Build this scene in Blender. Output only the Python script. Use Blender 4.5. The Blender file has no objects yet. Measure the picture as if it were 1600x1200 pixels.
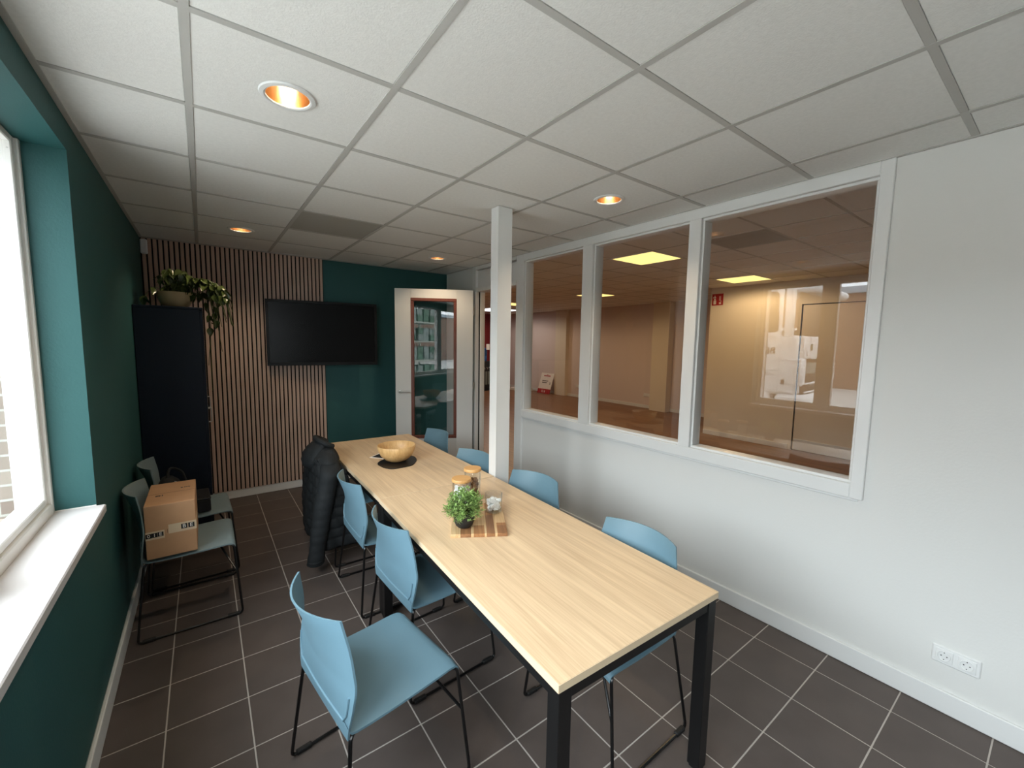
import bpy, math, random
from mathutils import Vector, Matrix
R = math.radians
random.seed(7)
SC = bpy.context.scene
COL = SC.collection

# ------------------------------------------------------------------ camera
YAW, PITCH, ROLL, FPX = 0.6360, 0.0984, 0.0154, 653.6
CAMZ = 1.68
cy_, sy_, cp_, sp_ = math.cos(YAW), math.sin(YAW), math.cos(PITCH), math.sin(PITCH)
fw = Vector((sy_*cp_, cy_*cp_, -sp_)); rt0 = Vector((cy_, -sy_, 0)); up0 = rt0.cross(fw)
cr_, sr_ = math.cos(ROLL), math.sin(ROLL)
rt = rt0*cr_ + up0*sr_; up = up0*cr_ - rt0*sr_
cam = bpy.data.cameras.new('camera'); cam.sensor_fit = 'HORIZONTAL'; cam.sensor_width = 36
cam.lens = FPX/1600*36; cam.clip_start = 0.02; cam.clip_end = 300
camo = bpy.data.objects.new('camera', cam); COL.objects.link(camo)
m = Matrix((rt, up, -fw)).transposed().to_4x4(); m.translation = Vector((0, 0, CAMZ))
camo.matrix_world = m
SC.camera = camo

# ------------------------------------------------------------------ world, exposure
SKY = 7.2
W = bpy.data.worlds.new('overcast'); SC.world = W; W.use_nodes = True
nt = W.node_tree; bg = nt.nodes['Background']
bg.inputs['Color'].default_value = (0.86, 0.95, 1.0, 1); bg.inputs['Strength'].default_value = SKY
vs = SC.view_settings
vs.view_transform = 'Standard'; vs.look = 'None'; vs.gamma = 1; vs.use_curve_mapping = False
vs.exposure = 0.92
SC.display_settings.display_device = 'sRGB'
SC.cycles.use_denoising = True
SC.cycles.max_bounces = 10; SC.cycles.diffuse_bounces = 6; SC.cycles.transparent_max_bounces = 24
SC.cycles.sample_clamp_indirect = 8
SC.cycles.caustics_reflective = False

# ------------------------------------------------------------------ room numbers
H = 2.584                     # ceiling of the meeting room
HH = 2.74                     # ceiling of the hall beyond the glazing
XL, XR, YF, YB = -0.42, 2.70, 5.18, -3.0
WT = 0.10                     # thickness of the glazed partition


def portal(name, loc, rot, sx, sy):
    l = bpy.data.lights.new(name, 'AREA'); l.shape = 'RECTANGLE'; l.size = sx; l.size_y = sy
    l.cycles.is_portal = True
    o = bpy.data.objects.new(name, l); o.location = loc; o.rotation_euler = rot; COL.objects.link(o)


portal('window_portal', (-0.83, 0.41, 1.70), (0, R(-90), 0), 1.55, 4.3)


# ------------------------------------------------------------------ materials
def srgb(r, g, b):
    f = lambda c: ((c/255)/12.92 if c/255 <= .04045 else ((c/255+.055)/1.055)**2.4)
    return (f(r), f(g), f(b), 1)


def mat(name, col, rough=.5, metal=0, noise=0, nscale=20, bump=0, bscale=200, spec=None, coat=0, stretch=None, col2=None):
    M = bpy.data.materials.new(name); M.use_nodes = True
    t = M.node_tree; b = t.nodes['Principled BSDF']
    b.inputs['Base Color'].default_value = col; b.inputs['Roughness'].default_value = rough
    b.inputs['Metallic'].default_value = metal
    if spec is not None: b.inputs['Specular IOR Level'].default_value = spec
    if coat: b.inputs['Coat Weight'].default_value = coat
    tc = t.nodes.new('ShaderNodeTexCoord')
    if noise:
        mp = t.nodes.new('ShaderNodeMapping')
        if stretch: mp.inputs['Scale'].default_value = stretch
        t.links.new(tc.outputs['Object'], mp.inputs[0])
        n = t.nodes.new('ShaderNodeTexNoise'); n.inputs['Scale'].default_value = nscale; n.inputs['Detail'].default_value = 6
        t.links.new(mp.outputs[0], n.inputs['Vector'])
        mr = t.nodes.new('ShaderNodeMapRange'); mr.inputs[1].default_value = .3; mr.inputs[2].default_value = .7
        t.links.new(n.outputs['Fac'], mr.inputs[0])
        mx = t.nodes.new('ShaderNodeMix'); mx.data_type = 'RGBA'
        d = Vector(col[:3])
        c2 = col2 if col2 else (*(d*(1+noise)), 1)
        c1 = col if col2 else (*(d*(1-noise)), 1)
        mx.inputs[6].default_value = c1; mx.inputs[7].default_value = c2
        t.links.new(mr.outputs[0], mx.inputs[0]); t.links.new(mx.outputs[2], b.inputs['Base Color'])
    if bump:
        n2 = t.nodes.new('ShaderNodeTexNoise'); n2.inputs['Scale'].default_value = bscale; n2.inputs['Detail'].default_value = 3
        t.links.new(tc.outputs['Object'], n2.inputs['Vector'])
        bp = t.nodes.new('ShaderNodeBump'); bp.inputs['Strength'].default_value = bump; bp.inputs['Distance'].default_value = .002
        t.links.new(n2.outputs['Fac'], bp.inputs['Height']); t.links.new(bp.outputs[0], b.inputs['Normal'])
    return M


def emis(name, col, s):
    M = bpy.data.materials.new(name); M.use_nodes = True
    t = M.node_tree; t.nodes.clear()
    e = t.nodes.new('ShaderNodeEmission'); e.inputs[0].default_value = col; e.inputs[1].default_value = s
    o = t.nodes.new('ShaderNodeOutputMaterial'); t.links.new(e.outputs[0], o.inputs[0])
    return M


def glass(name, refl=1.9, tint=(1, 1, 1, 1)):
    """Flat pane: clear with mirror reflection by Fresnel on its outer faces (both faces of the pane reflect)."""
    M = bpy.data.materials.new(name); M.use_nodes = True
    t = M.node_tree; t.nodes.clear()
    tr = t.nodes.new('ShaderNodeBsdfTransparent'); tr.inputs[0].default_value = tint
    gl = t.nodes.new('ShaderNodeBsdfGlossy'); gl.inputs['Roughness'].default_value = 0
    fr = t.nodes.new('ShaderNodeFresnel'); fr.inputs[0].default_value = 1.52
    ge = t.nodes.new('ShaderNodeNewGeometry')
    inv = t.nodes.new('ShaderNodeMath'); inv.operation = 'SUBTRACT'; inv.inputs[0].default_value = 1
    t.links.new(ge.outputs['Backfacing'], inv.inputs[1])
    mu = t.nodes.new('ShaderNodeMath'); mu.operation = 'MULTIPLY'; mu.inputs[1].default_value = refl; mu.use_clamp = True
    t.links.new(fr.outputs[0], mu.inputs[0])
    mu2 = t.nodes.new('ShaderNodeMath'); mu2.operation = 'MULTIPLY'
    t.links.new(mu.outputs[0], mu2.inputs[0]); t.links.new(inv.outputs[0], mu2.inputs[1])
    mx = t.nodes.new('ShaderNodeMixShader'); o = t.nodes.new('ShaderNodeOutputMaterial')
    t.links.new(mu2.outputs[0], mx.inputs[0]); t.links.new(tr.outputs[0], mx.inputs[1]); t.links.new(gl.outputs[0], mx.inputs[2])
    t.links.new(mx.outputs[0], o.inputs[0])
    return M


def oak(name, light, dark, axis=1, rough=.42, scale=1.0):
    """Light oak laminate, grain running along the given object axis."""
    M = bpy.data.materials.new(name); M.use_nodes = True
    t = M.node_tree; b = t.nodes['Principled BSDF']; b.inputs['Roughness'].default_value = rough
    tc = t.nodes.new('ShaderNodeTexCoord')
    def chan(sc, long_, detail, dist):
        mp = t.nodes.new('ShaderNodeMapping')
        s = [sc, sc, sc]; s[axis] = long_
        mp.inputs['Scale'].default_value = s
        n = t.nodes.new('ShaderNodeTexNoise'); n.inputs['Scale'].default_value = 1; n.inputs['Detail'].default_value = detail
        n.inputs['Distortion'].default_value = dist
        t.links.new(tc.outputs['Object'], mp.inputs[0]); t.links.new(mp.outputs[0], n.inputs['Vector'])
        return n
    a = chan(26*scale, 1.1*scale, 5, 1.2); c = chan(190*scale, 4*scale, 3, 0)
    ad = t.nodes.new('ShaderNodeMath'); ad.operation = 'MULTIPLY_ADD'; ad.inputs[1].default_value = .55
    t.links.new(c.outputs['Fac'], ad.inputs[0])
    m2 = t.nodes.new('ShaderNodeMath'); m2.operation = 'MULTIPLY'; m2.inputs[1].default_value = .7
    t.links.new(a.outputs['Fac'], m2.inputs[0]); t.links.new(m2.outputs[0], ad.inputs[2])
    rp = t.nodes.new('ShaderNodeValToRGB')
    rp.color_ramp.elements[0].position = .45; rp.color_ramp.elements[0].color = dark
    rp.color_ramp.elements[1].position = .78; rp.color_ramp.elements[1].color = light
    t.links.new(ad.outputs[0], rp.inputs[0]); t.links.new(rp.outputs[0], b.inputs['Base Color'])
    return M


def bricks(name, c1, c2, mortar, sx=4):
    M = bpy.data.materials.new(name); M.use_nodes = True
    t = M.node_tree; b = t.nodes['Principled BSDF']; b.inputs['Roughness'].default_value = .9
    tc = t.nodes.new('ShaderNodeTexCoord'); sx_ = t.nodes.new('ShaderNodeSeparateXYZ'); mp = t.nodes.new('ShaderNodeCombineXYZ')
    ad = t.nodes.new('ShaderNodeMath'); t.links.new(tc.outputs['Object'], sx_.inputs[0])
    t.links.new(sx_.outputs[0], ad.inputs[0]); t.links.new(sx_.outputs[1], ad.inputs[1])
    t.links.new(ad.outputs[0], mp.inputs[0]); t.links.new(sx_.outputs[2], mp.inputs[1])
    k = t.nodes.new('ShaderNodeTexBrick'); k.inputs['Scale'].default_value = sx
    k.inputs['Color1'].default_value = c1; k.inputs['Color2'].default_value = c2; k.inputs['Mortar'].default_value = mortar
    t.links.new(mp.outputs[0], k.inputs['Vector'])
    t.links.new(k.outputs['Color'], b.inputs['Base Color'])
    return M


M_white_wall = mat('white_wall', srgb(222, 222, 219), .75, bump=.25, bscale=90)
M_green = mat('green_wall', srgb(34, 84, 84), .62, bump=.25, bscale=120)
M_tile_c = mat('ceiling_tile', srgb(231, 231, 228), .9, noise=.03, nscale=60, bump=.5, bscale=160)
M_bar = mat('ceiling_bar', srgb(186, 185, 181), .6)  # darker than the like-coloured tiles: shade on the bars put into the colour
M_vent = mat('ceiling_vent', srgb(172, 170, 163), .8, noise=.05, nscale=150, bump=.6, bscale=300)
M_void = mat('ceiling_void', srgb(60, 60, 58), .9)
M_floor = mat('floor_tile', srgb(90, 81, 77), .46, noise=.10, nscale=5, bump=.25, bscale=260, spec=.25)
M_grout = mat('grout', srgb(182, 174, 167), .9)
M_paint = mat('white_paint', srgb(228, 229, 228), .35)
M_paint2 = mat('door_paint', srgb(224, 223, 219), .4)
M_upvc = mat('window_paint', srgb(232, 230, 226), .3)
M_sill = mat('sill_stone', srgb(214, 210, 209), .3)
M_mer = mat('hardwood_bead', srgb(112, 58, 42), .45, noise=.15, nscale=30, stretch=(4, 4, .4))
M_rubber = mat('black_rubber', srgb(20, 20, 20), .6)
M_glass = glass('pane_glass'); M_jar = glass('jar_glass', 2.0, (.97, .98, .98, 1))
M_blk = mat('black_steel', srgb(16, 16, 17), .42)
M_rod = mat('black_rod', srgb(12, 12, 13), .28)
M_chair = mat('blue_plastic', srgb(105, 137, 152), .46, bump=.12, bscale=700)
M_grey = mat('grey_plastic', srgb(120, 138, 142), .45, bump=.12, bscale=700)
M_table = oak('oak_laminate', srgb(228, 201, 165), srgb(206, 177, 142))
M_edge = mat('oak_edge', srgb(222, 200, 168), .45)
M_slat = oak('slat_oak', srgb(212, 186, 170), srgb(180, 152, 136), axis=2, rough=.55)
M_felt = mat('black_felt', srgb(16, 14, 14), .95)
M_tv = mat('tv_bezel', srgb(8, 9, 10), .4, spec=.2); M_scr = mat('tv_screen', srgb(9, 10, 11), .24, spec=.13)
M_cab = mat('navy_cabinet', srgb(11, 24, 40), .5, spec=.3)
M_alu = mat('brushed_steel', srgb(190, 188, 184), .3, metal=1)
M_card = mat('cardboard', srgb(190, 146, 108), .8, noise=.05, nscale=12)
M_tape = mat('paper_tape', srgb(214, 190, 158), .5)
M_ink = mat('black_ink', srgb(24, 20, 20), .6); M_white = mat('white_ink', srgb(235, 228, 220), .6)
M_jacket = mat('black_nylon', srgb(33, 36, 38), .72, bump=.4, bscale=50, noise=.2, nscale=10, spec=.25)
M_pot = mat('black_pot', srgb(34, 35, 36), .55)
M_leafs = mat('herb_green', srgb(156, 186, 112), .5, noise=.4, nscale=40)
M_leaf = mat('pothos_green', srgb(72, 84, 44), .22, noise=.3, nscale=14)
M_stem = mat('stem_green', srgb(70, 84, 42), .6)
M_bamboo = oak('bamboo', srgb(226, 188, 132), srgb(200, 156, 100), axis=2, scale=.7)
M_lid = oak('bamboo_lid', srgb(226, 176, 112), srgb(200, 146, 86), axis=0, scale=1.5)
M_slate = mat('black_slate', srgb(22, 22, 23), .38, bump=.3, bscale=60)
M_cream = mat('cream_pot', srgb(186, 162, 122), .6)
M_sugar = mat('white_sugar', srgb(240, 240, 238), .7)
M_brown = mat('brown_pieces', srgb(136, 98, 62), .7, noise=.3, nscale=30)
M_red = mat('red_wall', srgb(112, 15, 20), .6); M_redsign = mat('sign_red', srgb(170, 24, 34), .5)
M_wood_f = oak('hall_planks', srgb(150, 108, 74), srgb(112, 76, 48), axis=1, rough=.4, scale=.5)
M_hallwall = mat('hall_wall_paint', srgb(226, 216, 200), .8)
M_mauve = mat('hall_wall_far_daylit', srgb(220, 205, 200), .8)  # mauve tint of daylight in the hall put into the wall colour
M_blue = mat('water_blue', srgb(40, 84, 140), .25)
M_dark = mat('dark_plastic', srgb(22, 24, 30), .5)
M_truck = mat('truck_white', srgb(236, 236, 236), .3)
M_tyre = mat('tyre', srgb(22, 22, 22), .85)
M_brick = bricks('yard_brick', srgb(122, 84, 66), srgb(98, 66, 52), srgb(150, 140, 128), 3.2)
M_brick2 = bricks('outer_brick', srgb(132, 112, 102), srgb(160, 146, 134), srgb(180, 180, 172), 4)
M_asph = mat('yard_concrete', srgb(176, 174, 170), .9, noise=.12, nscale=3)
M_roof = mat('metal_roof', srgb(150, 160, 168), .5)
M_wood1 = oak('acacia_mid', srgb(186, 138, 92), srgb(140, 92, 56), axis=1, scale=1.4)
M_wood2 = oak('acacia_pale', srgb(224, 194, 150), srgb(196, 158, 112), axis=1, scale=1.4)
M_wood3 = oak('acacia_dark', srgb(162, 116, 78), srgb(122, 82, 52), axis=1, scale=1.4)
M_gold = mat('gold_reflector', srgb(255, 222, 182), .22, metal=1)
M_bulb = emis('lamp_glow', (1, .82, .58, 1), 7)
M_panel = emis('panel_glow', (1.0, .74, .24, 1), .85)
M_panelw = emis('panel_cool_glow', (.92, .96, 1, 1), 1.0)
M_green2 = mat('crate_green', srgb(70, 96, 76), .6); M_crate = mat('crate_grey', srgb(120, 128, 122), .6)
M_rack = mat('rack_steel', srgb(150, 152, 140), .5)


# ------------------------------------------------------------------ mesh builder
class MB:
    def __init__(s): s.v = []; s.f = []
    def add(s, vs_, fs):
        k = len(s.v); s.v += [tuple(p) for p in vs_]; s.f += [tuple(k+i for i in f) for f in fs]; return s
    def box(s, x0, x1, y0, y1, z0, z1, c=0):
        lo = (min(x0, x1), min(y0, y1), min(z0, z1)); hi = (max(x0, x1), max(y0, y1), max(z0, z1))
        ce = [(a+b)/2 for a, b in zip(lo, hi)]
        if c <= 0:
            vs_ = [(lo[0] if i & 1 == 0 else hi[0], lo[1] if i & 2 == 0 else hi[1], lo[2] if i & 4 == 0 else hi[2]) for i in range(8)]
            return s.add(vs_, [(0, 2, 3, 1), (4, 5, 7, 6), (0, 1, 5, 4), (2, 6, 7, 3), (0, 4, 6, 2), (1, 3, 7, 5)])
        c = min(c, min(h-l for h, l in zip(hi, lo))*.49)
        idx = {}; vs_ = []
        for k in range(8):
            sg = [1 if k >> a & 1 else -1 for a in range(3)]
            for a in range(3):
                p = [0, 0, 0]
                for b in range(3):
                    e = hi[b] if sg[b] > 0 else lo[b]
                    p[b] = e if b == a else e - sg[b]*c
                idx[k, a] = len(vs_); vs_.append(p)
        fs = []
        for a in range(3):
            b, d = (a+1) % 3, (a+2) % 3
            for sg in (0, 1):
                q = [sg << a | (i << b) | (j << d) for i, j in ((0, 0), (1, 0), (1, 1), (0, 1))]
                fs.append([idx[k, a] for k in q])
            for i in (0, 1):
                for j in (0, 1):
                    k0 = i << b | j << d; k1 = k0 | 1 << a
                    fs.append([idx[k0, b], idx[k1, b], idx[k1, d], idx[k0, d]])
        for k in range(8): fs.append([idx[k, 0], idx[k, 1], idx[k, 2]])
        out = []
        for f in fs:
            p0, p1, p2 = [Vector(vs_[i]) for i in f[:3]]
            n = (p1-p0).cross(p2-p0); cen = sum((Vector(vs_[i]) for i in f), Vector())/len(f)
            out.append(f if n.dot(cen-Vector(ce)) > 0 else f[::-1])
        return s.add(vs_, out)
    def tube(s, pts, r, n=8, caps=True, flat=1.0):
        pts = [Vector(p) for p in pts]; N = len(pts); rings = []; u = None
        rs = r if isinstance(r, (list, tuple)) else [r]*N
        for i, p in enumerate(pts):
            t = (pts[min(i+1, N-1)]-pts[max(i-1, 0)]).normalized()
            if u is None:
                a = Vector((0, 0, 1)) if abs(t.z) < .9 else Vector((1, 0, 0)); u = t.cross(a).normalized()
            else: u = (u - t*u.dot(t)).normalized()
            w = t.cross(u)
            rings.append([p + (u*math.cos(2*math.pi*j/n) + w*math.sin(2*math.pi*j/n)*flat)*rs[i] for j in range(n)])
        vs_ = [q for rg in rings for q in rg]; fs = []
        for i in range(N-1):
            for j in range(n):
                k = (j+1) % n; fs.append((i*n+j, i*n+k, (i+1)*n+k, (i+1)*n+j))
        if caps: fs += [tuple(range(n))[::-1], tuple((N-1)*n+j for j in range(n))]
        return s.add(vs_, fs)
    def lathe(s, prof, n=28, c=(0, 0, 0), rib=0):
        vs_ = []; fs = []
        for r, z in prof:
            for j in range(n):
                a = 2*math.pi*j/n; vs_.append((c[0]+r*math.cos(a), c[1]+r*math.sin(a), c[2]+z))
        for i in range(len(prof)-1):
            for j in range(n):
                k = (j+1) % n; fs.append((i*n+j, i*n+k, (i+1)*n+k, (i+1)*n+j))
        return s.add(vs_, fs)
    def disc(s, r, z, n=28, c=(0, 0), up_=True):
        vs_ = [(c[0]+r*math.cos(2*math.pi*j/n), c[1]+r*math.sin(2*math.pi*j/n), z) for j in range(n)]
        f = tuple(range(n)); return s.add(vs_, [f if up_ else f[::-1]])
    def prism(s, poly, z0, z1):
        n = len(poly); vs_ = [(x, y, z0) for x, y in poly]+[(x, y, z1) for x, y in poly]
        return s.add(vs_, [tuple(range(n))[::-1], tuple(range(n, 2*n))]+[(i, (i+1) % n, n+(i+1) % n, n+i) for i in range(n)])
    def grid(s, rows):
        n = len(rows[0]); vs_ = [p for r in rows for p in r]
        return s.add(vs_, [(i*n+j, i*n+j+1, (i+1)*n+j+1, (i+1)*n+j) for i in range(len(rows)-1) for j in range(n-1)])
    def shift(s, M4):
        s.v = [tuple(M4 @ Vector(p)) for p in s.v]; return s
    def mesh(s, name, m, smooth=35):
        me = bpy.data.meshes.new(name); me.from_pydata(s.v, [], s.f); me.materials.append(m)
        if smooth:
            me.polygons.foreach_set('use_smooth', [True]*len(me.polygons)); me.update()
            me.set_sharp_from_angle(angle=R(smooth))
        me.update(); return me


def fillet(pts, r, k=5):
    pts = [Vector(p) for p in pts]; out = [pts[0]]
    for a, b, c in zip(pts, pts[1:], pts[2:]):
        d1 = (a-b); d2 = (c-b); q = min(r, d1.length*.45, d2.length*.45)
        p1 = b+d1.normalized()*q; p2 = b+d2.normalized()*q
        for i in range(k+1):
            t = i/k; out.append(p1*(1-t)**2+b*2*t*(1-t)+p2*t*t)
    out.append(pts[-1]); return out


def rpoly(poly, r, k=5):
    out = []; n = len(poly)
    for i in range(n):
        a, b, c = (Vector((*poly[(i+j) % n], 0)) for j in (-1, 0, 1))
        q = min(r, (a-b).length*.45, (c-b).length*.45); p1 = b+(a-b).normalized()*q; p2 = b+(c-b).normalized()*q
        for j in range(k+1):
            t = j/k; v = p1*(1-t)**2+b*2*t*(1-t)+p2*t*t; out.append((v.x, v.y))
    return out


def link(name, data, parent=None, loc=None, rot=None):
    o = bpy.data.objects.new(name, data); COL.objects.link(o)
    if parent: o.parent = parent
    if loc is not None: o.location = loc
    if rot is not None: o.rotation_euler = rot
    return o


def obj(name, mb, m, parent=None, loc=None, rot=None, smooth=35):
    return link(name, mb.mesh(name, m, smooth), parent, loc, rot)


def tag(o, label=None, cat=None, group=None, kind=None):
    for k, v in (('label', label), ('category', cat), ('group', group), ('kind', kind)):
        if v: o[k] = v
    return o


def thing(name, loc, rz=0, label=None, cat=None, group=None):
    o = bpy.data.objects.new(name, None); COL.objects.link(o); o.empty_display_size = .1
    o.location = loc; o.rotation_euler = (0, 0, rz); return tag(o, label, cat, group)


def struct(name, mb=None, m=None, parent=None, smooth=0):
    if mb is None:
        o = bpy.data.objects.new(name, None); COL.objects.link(o)
    else: o = obj(name, mb, m, parent, smooth=smooth)
    if parent is None: o['kind'] = 'structure'
    return o


def kids(o): return [c for c in bpy.data.objects if c.parent == o]


def dup(root, loc, rz, label, group=None):
    r = root.copy(); COL.objects.link(r); r.location = loc; r.rotation_euler = (0, 0, rz); r['label'] = label
    if group: r['group'] = group
    for ch in kids(root):
        c = ch.copy(); COL.objects.link(c); c.parent = r
        for g in kids(ch):
            d = g.copy(); COL.objects.link(d); d.parent = c
    return r


def text_mesh(body, size, m, extr=.0004, align='CENTER'):
    cu = bpy.data.curves.new('lettering', 'FONT'); cu.body = body; cu.size = size; cu.extrude = extr; cu.offset = size*.010
    cu.align_x = align; cu.align_y = 'CENTER'; cu.resolution_u = 3
    o = bpy.data.objects.new('lettering_source', cu); COL.objects.link(o)
    me = bpy.data.meshes.new_from_object(o.evaluated_get(bpy.context.evaluated_depsgraph_get()))
    bpy.data.objects.remove(o); me.materials.clear(); me.materials.append(m); me.name = 'lettering'
    return me


def place(name, me, parent, origin, xdir, ydir):
    """Put flat lettering with its reading direction xdir and its up direction ydir."""
    x = Vector(xdir).normalized(); y = Vector(ydir).normalized(); z = x.cross(y)
    o = link(name, me, parent); M4 = Matrix((x, y, z)).transposed().to_4x4(); M4.translation = Vector(origin)
    o.matrix_local = M4; return o


# ================================================================== SETTING
# floor: tiles over a grout bed
floor = struct('floor', MB().box(XL, XR, YB, YF, -.06, -.0012), M_grout)
G = .0025
def edges(a, b, o, st):
    k0 = math.ceil((a-o)/st+1e-6); out = [a]
    while o+k0*st < b-1e-6: out.append(o+k0*st); k0 += 1
    return out+[b]
xs = edges(XL, XR, -.203, .3005); YT = -1.75; ys = edges(YT, YF, .381, .3005)
cache = {}
for x0, x1 in zip(xs, xs[1:]):
    for y0, y1 in zip(ys, ys[1:]):
        w, d = round(x1-x0, 3), round(y1-y0, 3)
        if (w, d) not in cache:
            cache[w, d] = MB().box(-w/2+G, w/2-G, -d/2+G, d/2-G, -.006, 0, .0012).mesh('floor_tile', M_floor, 0)
        link('floor_tile', cache[w, d], floor, ((x0+x1)/2, (y0+y1)/2, random.uniform(-.0003, .0003)))

struct('floor.001', MB().box(XL, XR, YB, YT-.003, -.05, 0), M_floor)

# ceiling: slab above, mineral tiles in a bar grid
LAMPS = [(.3, 1.847), (.3, 4.247), (2.1, 1.847), (2.1, 4.247)]
VENT = (.9, 3.647)
ceiling = struct('ceiling', MB().box(XL, XR, YB, YF, H+.16, H+.20), M_void)
cx_ = edges(XL, XR, 0, .6); cyy = edges(YB, YF, .947, .6)
B = .012
def holed(w, d, r, n=32):
    mb = MB(); ring = []; sq = []
    for j in range(n):
        a = 2*math.pi*j/n; c, s = math.cos(a), math.sin(a); k = 1/max(abs(c), abs(s))
        ring.append((r*c, r*s)); sq.append((w/2*c*k, d/2*s*k))
    for z, up_ in ((.0, False), (.015, True)):
        vs_ = [(x, y, z) for x, y in ring]+[(x, y, z) for x, y in sq]
        fs = [(j, (j+1) % n, n+(j+1) % n, n+j) for j in range(n)]
        mb.add(vs_, fs if not up_ else [f[::-1] for f in fs])
    return mb
cache = {}
for x0, x1 in zip(cx_, cx_[1:]):
    for y0, y1 in zip(cyy, cyy[1:]):
        a0 = x0+(B if x0 > XL+.01 else 0); a1 = x1-(B if x1 < XR-.01 else 0)
        b0 = y0+(B if y0 > YB+.01 else 0); b1 = y1-(B if y1 < YF-.01 else 0)
        w, d = round(a1-a0, 3), round(b1-b0, 3); c = ((a0+a1)/2, (b0+b1)/2)
        lamp = any(abs(c[0]-l[0]) < .05 and abs(c[1]-l[1]) < .05 for l in LAMPS)
        vent = abs(c[0]-VENT[0]) < .05 and abs(c[1]-VENT[1]) < .05
        key = (w, d, lamp, vent)
        if key not in cache:
            if lamp: cache[key] = holed(w, d, .074).mesh('ceiling_tile', M_tile_c, 0)
            else: cache[key] = MB().box(-w/2, w/2, -d/2, d/2, 0, .015, .002).mesh('ceiling_tile', M_vent if vent else M_tile_c, 0)
        o = link('ceiling_tile', cache[key], ceiling, (c[0], c[1], H+.002+random.uniform(-.0005, .0008)))
        if vent: o['label'] = 'darker grey ceiling tile'
for x in cx_[1:-1]:
    obj('grid_bar', MB().box(x-B, x+B, YB, YF, H-.001, H+.03), M_bar, ceiling, smooth=0)
for y in cyy[1:-1]:
    for x0, x1 in zip(cx_, cx_[1:]):
        obj('grid_bar', MB().box(x0+B*(x0 > XL+.01), x1-B*(x1 < XR-.01), y-B, y+B, H-.0005, H+.03), M_bar, ceiling, smooth=0)
for nm, b in (('trim_1', (XL, XL+.02, YB, YF)), ('trim_2', (XL, XR, YF-.02, YF)), ('trim_3', (XR-.02, XR, YB, YF)), ('trim_4', (XL, XR, YB, YB+.02))):
    struct(nm, MB().box(*b, H-.0025, H+.02), M_bar)

# window wall (green), opening y -1.5..2.58, z .92..2.45
WY0, WY1, WZ0, WZ1 = -1.75, 2.58, .89, 2.45
XO = -.66
mb = MB()
mb.box(XO, XL, WY1, YF+.12, -.06, H+.2); mb.box(XO, XL, YB-.12, WY0, -.06, H+.2)
mb.box(XO, XL, WY0, WY1, -.06, WZ0); mb.box(XO, XL, WY0, WY1, WZ1, H+.2)
wall_left = struct('wall_left', mb, M_green)
mb = MB(); X2 = -.80
mb.box(X2, XO, WY1, YF+.3, -.2, H+1.2); mb.box(X2, XO, YB-.3, WY0, -.2, H+1.2)
mb.box(X2, XO, WY0, WY1, -.2, WZ0); mb.box(X2, XO, WY0, WY1, WZ1, H+1.2)
struct('outer_wall', mb, M_brick2)
wall_far = struct('wall_far', MB().box(XL, XR+WT, YF, YF+.12, -.06, H+.2), M_green)
wall_back = struct('wall_back', MB().box(XL, XR+WT, YB-.12, YB, -.06, H+.2), M_white_wall)

# partition wall to the hall (white)
FY0, FY1, FZ0 = .60, 3.595, .90
DY0, DY1 = 3.598, 4.40
mb = MB()
mb.box(XR, XR+WT, YB, FY0, -.06, HH+.2); mb.box(XR, XR+WT, FY0, 3.50, -.06, FZ0)
mb.box(XR, XR+WT, 4.475, YF+.12, -.06, HH+.2); mb.box(XR, XR+WT, FY0, 4.475, H, HH+.2)
wall_right = struct('wall_right', mb, M_white_wall)

# skirtings
def skirt(nm, b):
    x0, x1, y0, y1 = b; struct(nm, MB().box(x0, x1, y0, y1, .001, .105, .004), M_paint)
skirt('baseboard_left', (XL, XL+.016, YB, YF)); skirt('baseboard_right', (XR-.016, XR, YB, 3.50))
skirt('baseboard_back', (XL+.016, XR-.016, YB, YB+.016))
struct('baseboard_far', MB().box(XL+.016, XR, YF-.016, YF, .001, .085, .004), M_paint)
skirt('baseboard_right.001', (XR-.016, XR, 4.48, YF-.016))

# interior glazing unit
win2 = struct('window_2'); win2.location = (XR, 0, 0)
FX0, FX1 = -.018, WT+.018
def rail(name, y0, y1, z0, z1, p=win2, x0=FX0, x1=FX1, mt=M_paint, c=.003):
    return obj(name, MB().box(x0, x1, y0, y1, z0, z1, c), mt, p, smooth=0)
rail('frame_post', FY0, .655, FZ0, H-.002)
rail('frame_post', 3.462, 3.585, 0, H-.002)
rail('door_edge_strip', 3.585, FY1, 0, 2.285, x0=-.010, x1=WT+.01)
rail('frame_rail', .655, 3.462, FZ0, .975)
rail('frame_rail', .655, 3.462, 2.516, H-.002)
rail('mullion', 1.560, 1.645, .975, 2.516)
rail('mullion', 2.515, 2.632, .975, 2.516)
for a, b in ((.655, 1.560), (1.645, 2.515), (2.632, 3.462)):
    for z0, z1, y0, y1 in ((.975, .990, a, b), (2.501, 2.516, a, b), (.990, 2.501, a, a+.014), (.990, 2.501, b-.014, b)):
        rail('glazing_bead', y0, y1, z0, z1, x0=.004, x1=WT-.004, mt=M_paint, c=.003)
    obj('pane', MB().box(.038, .044, a+.012, b-.012, .988, 2.503), M_glass, win2, smooth=0)
rail('rebate', FY0+.02, 3.48, .884, FZ0, x0=-.006, x1=.002)

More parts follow.
